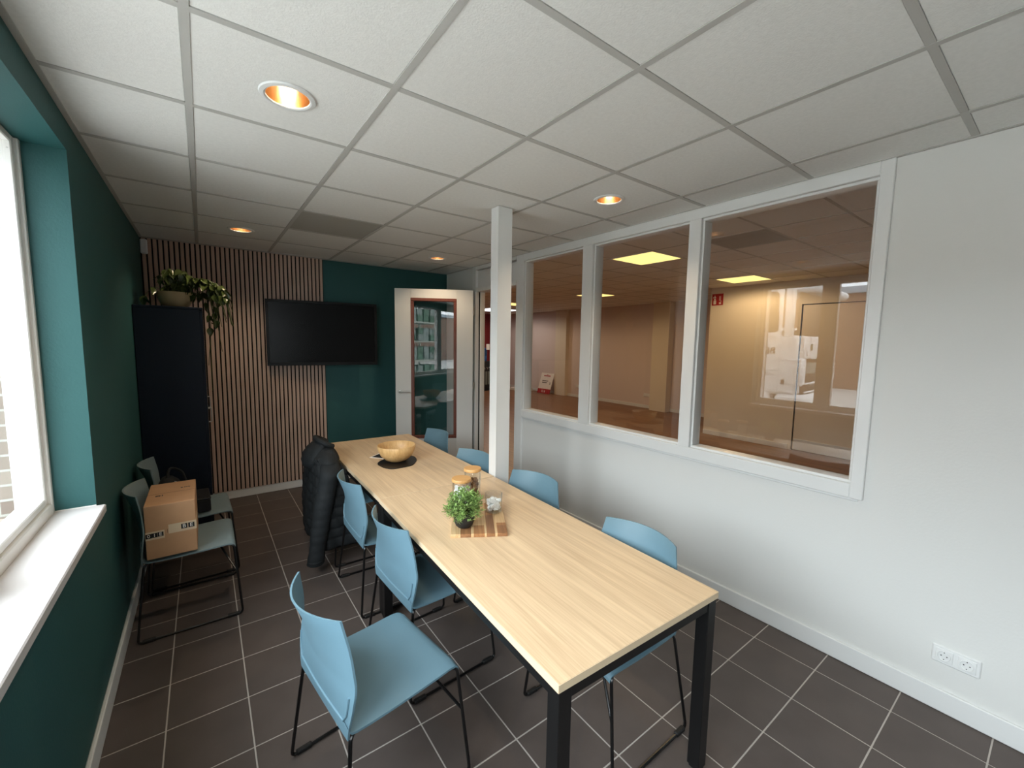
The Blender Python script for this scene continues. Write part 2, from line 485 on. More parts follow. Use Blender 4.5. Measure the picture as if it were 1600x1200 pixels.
# door frame with closed panel above the doorway
dfr = struct('trim_5'); dfr.location = (XR, 0, 0)
rail('jamb', DY1, 4.475, 0, H-.002, dfr)
rail('head', DY0, DY1, 2.285, 2.33, dfr)
rail('transom_panel', DY0, DY1, 2.33, 2.535, dfr, x0=.012, x1=WT-.012)
rail('head', DY0, DY1, 2.545, H-.002, dfr)
rail('door_stop', DY1-.014, DY1, 0, 2.285, dfr, x0=.045, x1=.085)
obj('rubber_seal', MB().box(.030, .044, DY1-.006, DY1, 0, 2.285), M_rubber, dfr, smooth=0)

# door leaf standing open 120 degrees, local +x from hinge to lock edge
hx, hy, ex, ey = 2.655, 4.415, 1.842, 4.878
ang = math.atan2(ey-hy, ex-hx)
door = struct('door_1'); door.location = (hx, hy, 0); door.rotation_euler = (0, 0, ang)
DW, DT, DH = .918, .040, 2.296
gx0, gx1, gz0, gz1 = .195, .735, .50, 2.19
# the side towards the camera is local +y (leaf direction points away to the wall)
for n_, b in (('stile', (0, gx0, .008, DH)), ('stile', (gx1, DW, .008, DH)), ('bottom_rail', (gx0, gx1, .008, gz0)), ('top_rail', (gx0, gx1, gz1, DH))):
    obj(n_, MB().box(b[0], b[1], 0, DT, b[2], b[3], .0015), M_paint2, door, smooth=0)
bw = .036
for b in ((gx0, gx1, gz0, gz0+bw), (gx0, gx1, gz1-bw, gz1), (gx0, gx0+bw, gz0+bw, gz1-bw), (gx1-bw, gx1, gz0+bw, gz1-bw)):
    obj('glazing_bead', MB().box(b[0], b[1], -.006, DT+.006, b[2], b[3], .004), M_mer, door, smooth=0)
obj('pane', MB().box(gx0+bw-.004, gx1-bw+.004, .017, .023, gz0+bw-.004, gz1-bw+.004), M_glass, door, smooth=0)
for yy, sg in ((DT, 1), (0, -1)):
    hmb = MB()
    hmb.tube([(DW-.05, yy, 1.075), (DW-.05, yy+sg*.010, 1.075)], .026, 20)
    hmb.tube(fillet([(DW-.05, yy+sg*.008, 1.075), (DW-.05, yy+sg*.050, 1.075), (DW-.175, yy+sg*.052, 1.075)], .018), .0095, 10)
    obj('handle', hmb, M_alu, door)
obj('lock_plate', MB().box(DW, DW+.002, .008, .032, .96, 1.14), M_alu, door, smooth=0)
for z in (.25, 1.15, 2.05):
    obj('hinge', MB().tube([(-.008, DT-.002, z-.045), (-.008, DT-.002, z+.045)], .007, 10), M_alu, door)

# window in the green wall
win = struct('window_1'); win.location = (0, 0, 0)
FXa, FXb = -.658, -.55
def wbox(name, x0, x1, y0, y1, z0, z1, c=.004, m_=M_upvc): return obj(name, MB().box(x0, x1, y0, y1, z0, z1, c), m_, win, smooth=0)
wbox('frame_post', FXa, FXb, 2.556, 2.60, .90, 2.52); wbox('frame_post', FXa, FXb, WY0-.02, WY0+.05, .90, 2.52)
wbox('frame_rail', FXa, FXb, WY0+.05, 2.556, .90, .965); wbox('frame_rail', FXa, FXb, WY0+.05, 2.556, 2.455, 2.52)
wbox('mullion', FXa, FXb, 1.765, 1.885, .965, 2.455); wbox('mullion', FXa, FXb, .10, .22, .965, 2.455); wbox('mullion', FXa, FXb, -1.36, -1.24, .965, 2.455)
def sash(y0, y1, z0, z1, w):
    t0, t1 = -.628, -.562
    s = wbox('sash', t0, t1, y1-w, y1, z0, z1)
    for b in ((y0, y0+w, z0, z1), (y0+w, y1-w, z0, z0+w), (y0+w, y1-w, z1-w, z1)):
        obj('sash_side', MB().box(t0, t1, *b, .004), M_upvc, s, smooth=0)
    obj('pane', MB().box(-.590, -.584, y0+w-.006, y1-w+.006, z0+w-.006, z1-w+.006), M_glass, win, smooth=0)
sash(1.885, 2.556, .965, 2.455, .030); sash(.22, 1.765, .965, 2.455, .02); sash(-1.24, .10, .965, 2.455, .03); sash(WY0+.05, -1.36, .965, 2.455, .03)
for z in (1.09, 1.28, 1.52, 1.78, 2.04, 2.26, 2.40):
    obj('screw', MB().lathe([(0, 0), (.003, 0), (.0035, -.001)], 8).shift(Matrix.Translation((-.573, 2.5255, z)) @ Matrix.Rotation(R(90), 4, 'X')), M_alu, win)
sill = struct('trim_6', MB().box(-.552, XL+.032, WY0, 2.5795, .885, .92, .004), M_sill)
obj('putty_line', MB().box(-.553, XL, 2.5765, 2.581, .9195, .9235), M_upvc, sill, smooth=0)

# steel column boxed in white
column = struct('column', MB().box(1.62, 1.735, 2.372, 2.462, 0, H-.001, .003), M_paint)
obj('corner_bead', MB().box(1.6185, 1.624, 2.3705, 2.376, 0, H-.002), M_paint, column, smooth=0)

# ------------------------------------------------------------------ hall beyond
HX1, HX2, HYC, HY1, HY0 = 9.45, 7.70, 4.20, 13.3, -2.0
hf = struct('hall_floor', MB().box(XR, HX1+.1, HY0, HY1, -.06, -.004), M_grout)
pm = MB(); k = 0
x = XR
while x < HX1:
    y = HY0 - random.uniform(0, 1.2)
    while y < HY1:
        y2 = y+1.28
        pm.box(x+.0008, min(x+.186, HX1), max(y, HY0)+.0008, min(y2, HY1)-.0008, -.01, 0); y = y2
    x += .187
o = obj('planks', pm, M_wood_f, hf, smooth=0); o['kind'] = 'stuff'
hc = struct('hall_ceiling', MB().box(XR+WT, HX1+.1, HY0, HY1, HH+.1, HH+.14), M_void)
hxs = edges(XR+WT, HX1, 4.15, .6); hys = edges(HY0, HY1, 2.98, .6)
cache = {}
for x0, x1 in zip(hxs, hxs[1:]):
    for y0, y1 in zip(hys, hys[1:]):
        if (x0 > HX2 and y1 < HYC+.1): continue
        if x1 < 4.7 and y0 > 9: continue
        w, d = round(x1-x0-.02, 3), round(y1-y0-.02, 3); c = ((x0+x1)/2, (y0+y1)/2)
        vent = abs(c[0]-4.45) < .1 and abs(c[1]-2.08) < .1
        key = (w, d, vent)
        if key not in cache: cache[key] = MB().box(-w/2, w/2, -d/2, d/2, 0, .015, .002).mesh('ceiling_tile', M_vent if vent else M_tile_c, 0)
        o = link('ceiling_tile', cache[key], hc, (c[0], c[1], HH+.001))
        if vent: o['label'] = 'darker grey ceiling tile'
gm = MB()
for x in hxs[1:-1]: gm.box(x-B, x+B, HY0, HY1, HH-.001, HH+.03)
for y in hys[1:-1]: gm.box(XR+WT, HX1, y-B, y+B, HH-.0005, HH+.03)
obj('grid_bars', gm, M_bar, hc, smooth=0)['kind'] = 'stuff'
struct('hall_wall', MB().box(HX1, HX1+.12, HYC-.1, HY1, -.06, HH+.2), M_mauve)
mb = MB().box(HX2, HX2+.12, HY0, 1.72, -.06, HH+.2).box(HX2, HX2+.12, 2.70, HYC, -.06, HH+.2).box(HX2, HX2+.12, 1.72, 2.70, 2.36, HH+.2)
mb.box(HX2+.12, HX1, HYC-.12, HYC, -.06, HH+.2).box(HX2+.13, HX2+.2, HY0, HYC-.12, -.06, HH+.2)  # last box: unseen plate added behind the door to keep sky light out
hall_near = struct('hall_wall.001', mb, M_hallwall)
struct('hall_wall.002', MB().box(XR+WT, HX1+.12, HY1, HY1+.12, -.06, HH+.2), M_red)
struct('hall_wall.003', MB().box(XR, XR+WT, YF+.12, HY1, -.06, HH+.2), M_hallwall)
struct('hall_wall.004', MB().box(XR, HX2, HY0-.12, HY0, -.06, HH+.2), M_hallwall)
for y0, y1, p in ((9.76, 10.26, .14), (6.05, 6.52, .22)):
    struct('hall_column', MB().box(HX1-p, HX1, y0, y1, 0, HH-.001, .004), M_hallwall)
struct('hall_baseboard', MB().box(HX1-.014, HX1, HYC, HY1, 0, .085, .003), M_paint)
struct('hall_baseboard.001', MB().box(HX2-.014, HX2, 2.75, HYC, 0, .085, .003), M_paint)
d2 = struct('door_2', MB().box(HX2+.02, HX2+.06, 1.735, 2.685, .01, 2.345, .002), M_hallwall)
obj('kick_plate', MB().box(HX2+.012, HX2+.02, 1.75, 2.67, .015, .19, .001), M_paint, d2, smooth=0)
obj('frame_gap', MB().box(HX2+.03, HX2+.05, 2.685, 2.70, 0, 2.36).box(HX2+.03, HX2+.05, 1.72, 2.70, 2.345, 2.36).box(HX2+.03, HX2+.05, 1.72, 1.735, 0, 2.36), M_rubber, d2, smooth=0)

# yard outside: ground, brick warehouse
struct('ground', MB().box(-40, XO, -40, 40, -.30, -.20), M_asph)
bw_ = thing('brick_building', (-18, 0, -.2), 0, 'long brown brick warehouse with pale roof edge across the yard', 'building')
obj('brick_wall', MB().box(-1, 0, -30, 36, 0, 4.3), M_brick, bw_, smooth=0)
obj('roof_edge', MB().box(-1.2, .25, -30, 36, 4.3, 4.6, .02), M_roof, bw_, smooth=0)
for y in (-12, -4, 8, 16):
    f = obj('window', MB().box(-.02, .04, y, y+2.2, 1.4, 2.8, .01), M_upvc, bw_, smooth=0)
    obj('pane', MB().box(.03, .045, y+.1, y+2.1, 1.5, 2.7), M_dark, f, smooth=0)

# ================================================================== LIGHT FIXTURES
def downlight(x, y, label):
    t = thing('downlight', (x, y, H), 0, label, 'ceiling light', 'recessed downlights in the meeting room ceiling')
    obj('trim_ring', MB().lathe([(.074, .012), (.074, -.004), (.080, -.0075), (.094, -.005), (.097, .0005)], 40), M_paint, t)
    obj('reflector', MB().lathe([(.074, .0), (.0735, .035), (.068, .07), (.055, .10), (.0, .115)], 40), M_gold, t)
    obj('bulb', MB().lathe([(0, .045), (.016, .048), (.024, .062), (.022, .08), (.012, .095), (.012, .11)], 20), M_bulb, t)
    l = bpy.data.lights.new('downlight_lamp', 'SPOT'); l.energy = 11; l.color = (1, .78, .54); l.spot_size = R(128); l.spot_blend = .7
    l.shadow_soft_size = .015
    link('lamp', l, t, (0, 0, .030))
downlight(*LAMPS[0], 'round downlight in the ceiling closest to the green window wall, largest of the four')
downlight(*LAMPS[1], 'small round downlight above the navy cabinet and slatted panel')
downlight(*LAMPS[2], 'round downlight beside the top of the interior glazing')
downlight(*LAMPS[3], 'small round downlight in front of the open door')

def panel_light(x, y, sx, sy, label, m_=None, e=18, col=(1, .70, .38)):
    t = thing('panel_light', (x, y, HH), 0, label, 'ceiling light', 'square panel lights in the hall ceiling')
    obj('frame', MB().box(-sx/2, sx/2, -sy/2, sy/2, -.006, .02), M_paint, t, smooth=0)
    obj('diffuser', MB().box(-sx/2+.015, sx/2-.015, -sy/2+.015, sy/2-.015, -.009, -.005), m_ or M_panel, t, smooth=0)
    l = bpy.data.lights.new('panel_lamp', 'SPOT'); l.energy = e; l.color = col; l.spot_size = R(175); l.spot_blend = .35; l.shadow_soft_size = 0
    link('lamp', l, t, (0, 0, -.02))
panel_light(4.45, 3.28, .6, .6, 'yellow glowing square panel seen high in the middle pane of the glazing')
panel_light(6.95, 3.28, .6, .6, 'yellow glowing square panel above the red fire sign wall')
panel_light(6.95, 6.4, .6, .6, 'thin yellow panel light crossed by the mullion of the glazing')
panel_light(4.50, 6.3, .6, .6, 'yellow panel light glimpsed beside the white column, upper of two')
panel_light(6.95, 9.4, .6, .6, 'yellow panel light glimpsed beside the white column, lower of two')
panel_light(7.8, 11.5, 1.2, 1.2, 'cool white panel light seen through the doorway before the red wall', M_panelw, 22, (1, .86, .72))

# ================================================================== WALL OBJECTS
sp = thing('slat_wall_panel', (XL, YF, 0), 0, 'wide panel of vertical oak slats over black felt on the end wall', 'wall panel')
obj('felt_backing', MB().box(.002, 1.552, -.012, -.001, .088, H-.004), M_felt, sp, smooth=0)
npl = 39; pit = 1.545/npl
sm = MB().box(-.0135, .0135, -.011, 0, .088, H-.004, .0015).mesh('slat', M_slat, 0)
for i in range(npl): link('slat', sm, sp, (.006+pit*(i+.5), -.012, 0))

tvx0, tvy0, tvx1, tvy1 = .54, 5.085, 1.648, 4.905
tva = math.atan2(tvy1-tvy0, tvx1-tvx0); tvw = math.hypot(tvx1-tvx0, tvy1-tvy0)
tv = thing('television', (tvx0, tvy0, 1.398), tva, 'black flat television on a swivel mount overlapping slats and green wall', 'television')
obj('casing', MB().box(0, tvw, .004, .055, 0, .70, .006), M_tv, tv, smooth=0)
for b in ((0, tvw, 0, .035), (0, tvw, .672, .70), (0, .028, .035, .672), (tvw-.028, tvw, .035, .672)):
    obj('bezel', MB().box(b[0], b[1], -.006, .006, b[2], b[3], .002), M_tv, tv, smooth=0)
obj('screen', MB().box(.026, tvw-.026, -.0015, .006, .033, .674), M_scr, tv, smooth=0)
obj('wall_mount', MB().box(tvw*.46, tvw*.54, .055, .12, .25, .45, .004), M_blk, tv, smooth=0)

tag(obj('motion_sensor', MB().box(XL+.004, XL+.055, YF-.062, YF-.022, 2.435, 2.565, .008), M_paint), 'small white motion sensor in the ceiling corner above the slats', 'sensor')

sk = thing('power_socket', (XR, .217, .272), 0, 'double white power socket low on the white wall', 'socket')
obj('plate', MB().box(-.010, 0, -.078, .078, -.041, .041, .004), M_paint, sk, smooth=0)
for yy in (-.036, .036):
    ins = obj('insert', MB().box(-.013, -.008, yy-.029, yy+.029, -.029, .029, .002), M_paint, sk, smooth=0)
    rot = Matrix.Translation((-.0131, yy, 0)) @ Matrix.Rotation(R(-90), 4, 'Y')
    obj('well', MB().lathe([(.0225, .0), (.0228, .0040), (.0212, .0042), (.0195, .0004), (.0, .0003)], 24).shift(rot), M_paint, ins)
    for dy, dz, rr in ((-.0095, 0, .0026), (.0095, 0, .0026), (0, .016, .0022), (0, -.016, .0022)):
        obj('contact_hole', MB().disc(rr, .0009, 10).shift(rot @ Matrix.Translation((dz, dy, 0))), M_ink, ins)

# ================================================================== TABLES
def table(loc, rz, length, label, near=True):
    t = thing('table', loc, rz, label, 'table', 'oak topped tables pushed together end to end')
    w, hgt, th = .80, .745, .025
    obj('tabletop', MB().box(0, w, .001, length-.001, hgt-th+.0006, hgt, .0012), M_table, t, smooth=0)
    e = MB()
    for b in ((-.0015, 0, 0, length), (w, w+.0015, 0, length), (0, w, -.0005, .001), (0, w, length-.001, length+.0005)):
        e.box(*b, hgt-th, hgt-.0008)
    obj('edge_band', e, M_edge, t, smooth=0)
    for x in (.004, w-.054):
        for y in (.004, length-.054):
            lg = obj('leg', MB().box(x, x+.05, y, y+.05, .012, hgt-th, .002), M_blk, t, smooth=0)
            obj('foot_cap', MB().box(x+.004, x+.046, y+.004, y+.046, 0, .012, .003), M_rubber, lg, smooth=0)
    for b in ((.054, w-.054, .008, .038), (.054, w-.054, length-.038, length-.008), (.008, .038, .054, length-.054), (w-.038, w-.008, .054, length-.054)):
        obj('apron_rail', MB().box(*b, hgt-th-.042, hgt-th, .001), M_blk, t, smooth=0)
    return t
TA = R(-2.0)
table((.745, .770, 0), TA, 1.62, 'oak table with black legs carrying the potted herb and cutting board')
table((.805, 2.393, 0), R(-1.2), 1.60, 'oak table with black legs carrying the bamboo bowl')

# ================================================================== CHAIRS
def lerp_tab(tab, z):
    for (a, va), (b, vb) in zip(tab, tab[1:]):
        if z <= b: return va+(vb-va)*(z-a)/(b-a)
    return tab[-1][1]
BX = [(.40, -.203), (.45, -.208), (.52, -.214), (.60, -.219), (.70, -.240), (.81, -.284)]
BC = [(.40, .000), (.45, .004), (.52, .018), (.60, .034), (.70, .050), (.81, .074)]
BWd = [(.40, .212), (.45, .222), (.52, .237), (.575, .242), (.60, .239), (.70, .217), (.81, .194)]
def back_pt(u, z, off=0):
    return Vector((lerp_tab(BX, z)+lerp_tab(BC, z)*abs(u)**2.0-off, u*lerp_tab(BWd, z), z))
def solid(rows, th, nrm):
    """Closed shell of thickness th from a grid of points, offset along nrm (a function of row, column)."""
    n, k = len(rows), len(rows[0]); mb = MB(); A = [p for r in rows for p in r]
    Bk = [rows[i][j]+nrm(i, j)*th for i in range(n) for j in range(k)]
    fs = [(i*k+j, i*k+j+1, (i+1)*k+j+1, (i+1)*k+j) for i in range(n-1) for j in range(k-1)]
    o = n*k; fs += [tuple(o+q for q in f[::-1]) for f in fs]
    rim = [j for j in range(k)]+[i*k+k-1 for i in range(1, n)]+[(n-1)*k+j for j in range(k-2, -1, -1)]+[i*k for i in range(n-2, 0, -1)]
    for a, b in zip(rim, rim[1:]+rim[:1]): fs.append((b, a, o+a, o+b))
    return mb.add(A+Bk, fs)
def backrest_mb():
    zs = [.415, .425, .44, .46, .49, .52, .55, .575, .59, .605, .64, .68, .72, .75, .785, .803, .81]
    us = [-1+2*j/16 for j in range(17)]
    rows = []
    for z in zs:
        rows.append([back_pt(u, z) for u in us])
    return solid(rows, .007, lambda i, j: Vector((-1, 0, 0)))
def seat_mb():
    prof = [(-.212, .476), (-.208, .462), (-.198, .452), (-.180, .4475), (-.13, .445), (-.05, .4445), (.05, .446), (.14, .4500), (.18, .4515), (.205, .449), (.219, .442), (.225, .430)]
    rows = []
    for x, z in prof:
        wd = .222 if x < .15 else .222-.003*(x-.15)/.075
        r = []
        for j in range(13):
            u = -1+2*j/12; ed = max(0, abs(u)-.86)/.14
            dish = -.006*(1-u*u)*(1 if -.18 < x < .17 else .3)
            r.append(Vector((x, u*wd, z+dish-.010*ed**2)))
        rows.append(r)
    return solid(rows, .008, lambda i, j: Vector((.2 if i < 2 else 0, 0, -1)))
def build_chair(m_, loc, rz, label, group):
    t = thing('chair', loc, rz, label, 'chair', group)
    obj('seat', seat_mb(), m_, t, smooth=50)
    bk = obj('backrest', backrest_mb(), m_, t, smooth=50)
    p = [back_pt(-.90, .60, .008), back_pt(-.90, .48, .008), back_pt(.90, .48, .008), back_pt(.90, .60, .008)]
    path = [back_pt(-.90, z, .0085) for z in (.56, .53, .50)]+[back_pt(u, .472, .0085) for u in (-.84, -.6, -.3, 0, .3, .6, .84)]+[back_pt(.90, z, .0085) for z in (.50, .53, .56)]
    obj('moulded_ridge', MB().tube(path, .0042, 6), m_, bk)
    for s in (-1, 1):
        pts = [(-.10, s*.165, .429), (-.200, s*.214, .424), (-.243, s*.268, .008), (.243, s*.268, .008), (.216, s*.219, .430), (.10, s*.165, .431)]
        fr = obj('sled_leg', MB().tube(fillet(pts, .024), .0066, 8), M_rod, t)
        for x0, x1 in ((-.225, -.165), (.165, .225)):
            obj('glide', MB().box(x0, x1, s*.268-.010, s*.268+.010, .0, .020, .004), M_rubber, fr, smooth=0)
    for x in (-.10, .10): obj('cross_bar', MB().tube([(x, -.165, .430), (x, .165, .430)], .0058, 8), M_rod, t)
    for s in (-1, 1):
        obj('brace', MB().tube([(.227, s*.240, .26), (.13, s*.08, .428)], .006, 8), M_rod, t)
    return t
GT = 'blue shell chairs around the tables'
chair0 = build_chair(M_chair, (.490, 1.512, 0), R(8), 'blue shell chair pulled out at an angle, seat fully visible', GT)
dup(chair0, (.925, 1.975, 0), R(3.0), 'blue shell chair half under the table, second behind the pulled-out chair', GT)
dup(chair0, (.940, 2.705, 0), R(0), 'blue shell chair between the black jacket and the next chair, tucked in', GT)
dup(chair0, (.955, 3.400, 0), R(0), 'blue shell chair almost hidden under the black jacket', GT)
dup(chair0, (1.397, 1.160, 0), R(180), 'blue shell chair before the plain white wall at the free table end', GT)
dup(chair0, (1.510, 2.030, 0), R(190), 'blue shell chair beside the white column, before the wall panel', GT)
dup(chair0, (1.483, 2.745, 0), R(189), 'blue shell chair partly hidden behind the white column', GT)
dup(chair0, (1.590, 3.640, 0), R(184.5), 'dark blue-grey shell chair standing before the glazed door', GT)
GW = 'grey shell chairs along the green wall'
chair1 = build_chair(M_grey, (-.118, 3.185, 0), R(0), 'grey-blue shell chair by the green wall carrying the cardboard box', GW)
dup(chair1, (-.110, 3.775, 0), R(2), 'grey-blue shell chair in the corner by the navy cabinet, behind the box', GW)

# ================================================================== CABINET + PLANT
cb = thing('cabinet', (XL+.004, 4.27, 0), 0, 'tall dark navy cabinet in the corner beside the slatted panel', 'cabinet')
cw, cd, ch = .428, .88, 1.925
obj('body', MB().box(0, cw-.02, 0, cd, .0, ch-.02, .002), M_cab, cb, smooth=0)
obj('top_panel', MB().box(-.0, cw, -.004, cd, ch-.02, ch, .003), M_cab, cb, smooth=0)
for y0, y1, hy_ in ((.002, cd/2-.0015, .03), (cd/2+.0015, cd-.002, cd-.03)):
    d_ = obj('door', MB().box(cw-.02, cw, y0, y1, .05, ch-.024, .002), M_cab, cb, smooth=0)
    obj('handle', MB().tube(fillet([(cw, hy_, .98), (cw+.022, hy_, .98), (cw+.022, hy_, 1.10), (cw, hy_, 1.10)], .012), .005, 8), M_alu, d_)

def leaf_mesh(L=.075, Wd=.055):
    mb = MB(); rows = []
    for i in range(6):
        t = i/5; w = Wd/2*math.sin(math.pi*min(1, t*.92+.08))**.8*(1.25-.5*t)
        if i == 5: w = .001
        z = -.012*t*t*3
        rows.append([Vector((t*L, -w, z+.006)), Vector((t*L, 0, z-.002)), Vector((t*L, w, z+.006))])
    return mb.grid(rows).mesh('leaf', M_leaf, 60)
pp = thing('trailing_plant', (-.165, 4.50, ch), 0, 'trailing green houseplant in a cream bowl pot on top of the cabinet', 'plant')
obj('pot', MB().lathe([(0, .001), (.075, .001), (.098, .03), (.118, .08), (.122, .125), (.115, .125), (.108, .11), (0, .105)], 28), M_cream, pp)
stems = MB(); lm = leaf_mesh(.058, .042); lv = []
rnd = random.Random(4)
def vine(pts, n, r=.0025):
    stems.tube(fillet(pts, .08), r, 5)
    seg = []
    P = fillet(pts, .08)
    for i in range(n):
        t = (i+.4)/n*(len(P)-1); a = int(t); f = t-a
        p = P[a].lerp(P[min(a+1, len(P)-1)], f); lv.append(p)
for i in range(22):
    a = rnd.uniform(0, 2*math.pi); r1 = rnd.uniform(.05, .14); zt = rnd.uniform(.17, .33)
    vine([(rnd.uniform(-.05, .05), rnd.uniform(-.05, .05), .11), (r1*.6*math.cos(a), r1*.6*math.sin(a), zt), (r1*1.3*math.cos(a), r1*1.3*math.sin(a), zt-.07)], 5)
for i in range(19):
    a = R(rnd.uniform(-75, 15)); q = rnd.uniform(.8, 1.25); dz = rnd.uniform(.0, .22)
    vine([(.03, -.02, .11), (.13*q, -.05+.1*math.sin(a), .26), (.27*q, -.06+.12*math.sin(a), .18), (.31*q, -.07+.14*math.sin(a), .07-dz)], 8)
vine([(.05, -.02, .11), (.20, -.06, .16), (.265, -.08, -.02), (.30, -.08, -.36)], 7)
vine([(.05, -.02, .11), (.20, -.05, .14), (.235, -.06, -.10), (.20, -.05, -.48)], 7)
vine([(.05, -.02, .11), (.19, -.05, .14), (.225, -.06, -.10), (.215, -.05, -.70)], 5)
vine([(-.03, -.02, .11), (-.13, -.06, .17), (-.19, -.13, .06), (-.20, -.15, .015)], 4)
obj('stem', stems, M_stem, pp)
for p in lv:
    o = link('leaf', lm, pp, p); s = rnd.uniform(.75, 1.25)
    o.rotation_euler = (rnd.uniform(-.7, .7), rnd.uniform(.1, 1.1), rnd.uniform(-2.9, 1.2)); o.scale = (s, s, s)

# ================================================================== BOX AND BAG ON THE WALL CHAIRS
bxh = .303
bx = thing('cardboard_box', (-.190, 3.165, .4535), R(0), 'brown cardboard box with black and white printed tape on the wall chair', 'box')
obj('carton', MB().box(-.112, .112, -.215, .215, 0, bxh, .0025), M_card, bx, smooth=0)
tp = obj('tape', MB().box(-.1125, -.030, -.2160, -.2145, .112, .158), M_tape, bx, smooth=0)
tp2 = obj('tape', MB().box(-.012, .1135, -.2160, -.2145, .130, .182), M_tape, bx, smooth=0)
obj('tape_fold', MB().box(.112, .1135, -.2155, -.06, .130, .182), M_tape, tp2, smooth=0)
obj('flap_seam', MB().box(-.110, .110, -.0012, .0012, bxh-.0004, bxh+.0003), M_ink, bx, smooth=0)
def stamp(ch_, xc, zc, p, s=.028):
    sq = obj('stamp_square', MB().box(xc-s/2, xc+s/2, -.2166, -.2160, zc-s/2, zc+s/2), M_ink, p, smooth=0)
    if ch_: place('lettering', text_mesh(ch_, s*1.05, M_white, .0002), p, (xc, -.2169, zc), (1, 0, 0), (0, 0, 1))
stamp('B', .058, .158, tp2); stamp('E', .090, .158, tp2)
stamp('0', -.098, .135, tp, .025); stamp('1', -.073, .136, tp, .025); stamp('E', -.047, .137, tp, .025)
obj('print_mark', MB().box(-.018, -.0165, -.2152, -.2148, .136, .158), M_ink, bx, smooth=0)
pk = MB()
for x0, x1 in ((-.072, -.066), (-.064, -.058), (-.056, -.050), (-.044, -.039)): pk.box(x0, x1, -.055, -.030, bxh-.0002, bxh+.0003)
for x0, x1 in ((.040, .050), (.056, .064), (.066, .074), (.076, .086)): pk.box(x0, x1, .06, .075, bxh-.0002, bxh+.0003)
obj('print_mark', pk, M_ink, bx, smooth=0)

def blob(name, rings, n, m_, parent, nz=.0, seed=1):
    """Closed soft form through elliptical rings (x, y, z, rx, ry)."""
    r_ = random.Random(seed); vs_ = []; fs = []
    for (cx, cy, cz, rx, ry) in rings:
        for j in range(n):
            a = 2*math.pi*j/n; k = 1+r_.uniform(-nz, nz)
            vs_.append((cx+rx*k*math.cos(a), cy+ry*k*math.sin(a), cz))
    for i in range(len(rings)-1):
        for j in range(n):
            q = (j+1) % n; fs.append((i*n+j, i*n+q, (i+1)*n+q, (i+1)*n+j))
    fs += [tuple(range(n))[::-1], tuple((len(rings)-1)*n+j for j in range(n))]
    return obj(name, MB().add(vs_, fs), m_, parent, smooth=70)
bgx = thing('shoulder_bag', (-.215, 3.74, .458), 0, 'slumped black bag on the corner wall chair behind the cardboard box', 'bag')
blob('body', [(0, 0, .0, .07, .13), (0, 0, .03, .09, .15), (-.01, 0, .12, .085, .14), (-.02, .01, .20, .06, .11), (-.03, .02, .235, .03, .06)], 18, M_jacket, bgx, .04, 3)
obj('strap', MB().tube(fillet([(-.03, .0, .22), (-.02, .05, .30), (.05, .08, .26), (.08, .05, .15)], .05), .009, 8), M_jacket, bgx)
obj('buckle', MB().tube([(.0, -.03, .215), (.03, -.05, .205)], .006, 8), M_alu, bgx)
dbx = thing('document_case', (-.050, 3.70, .4555), R(3), 'dark grey case lying on the corner wall chair beside the box', 'case')
obj('case_body', MB().box(-.04, .04, -.12, .12, 0, .085, .006), M_dark, dbx, smooth=0)
obj('case_lid', MB().box(-.042, .042, -.122, .122, .085, .10, .004), M_dark, dbx, smooth=0)

# ================================================================== JACKET over the fourth chair
jk = thing('jacket', (.70, 3.40, 0), 0, 'black quilted hooded jacket hung over a chair back by the table end', 'jacket')
def jsection(z):
    t = max(0, min(1, (.86-z)/(.86-.17)))
    back = -.052-.030*min(1, t*2.2); yn = -.225-.040*min(1, t*1.6); yf = .235+.06*min(1, t*1.6)
    fr = .09+.09*min(1, t*1.3) if z < .80 else .055
    if z > .69:
        k = ((z-.69)/.135)**2; fr *= 1-.85*k; yn *= 1-.30*k; yf *= 1-.25*k
    return back, yn, yf, fr
zs = []
z = .165
while z < .825: zs.append(z); z += .0125
rows = []
for z in zs:
    back, yn, yf, fr = jsection(z)
    ph = ((z-.165) % .075)/.075; bulge = .009*math.sin(math.pi*ph)**.6
    pts = fillet([(fr, yn, z), (back, yn-.0, z), (back, yf, z), (fr*.8, yf, z)], .07, 8)
    dense = []
    for a, b in zip(pts, pts[1:]):
        k = max(1, int((b-a).length/.03))
        for i in range(k): dense.append(a.lerp(b, i/k))
    dense.append(pts[-1])
    r = []
    for i in range(61):
        t = i/60*(len(dense)-1); a = int(t); p = dense[a].lerp(dense[min(a+1, len(dense)-1)], t-a)
        c = Vector((.06, 0, z)); d = (p-c); d.z = 0; d.normalize()
        wob = .010*math.sin(i*.55+z*9)+.006*math.sin(i*1.3-z*23)
        r.append(p+d*(bulge+wob*(.3+.9*(.86-z))))
    rows.append(r)
body = MB().grid(rows)
bo = obj('body', body, M_jacket, jk, smooth=75)
sm_ = bo.modifiers.new('thickness', 'SOLIDIFY'); sm_.thickness = .018; sm_.offset = -1
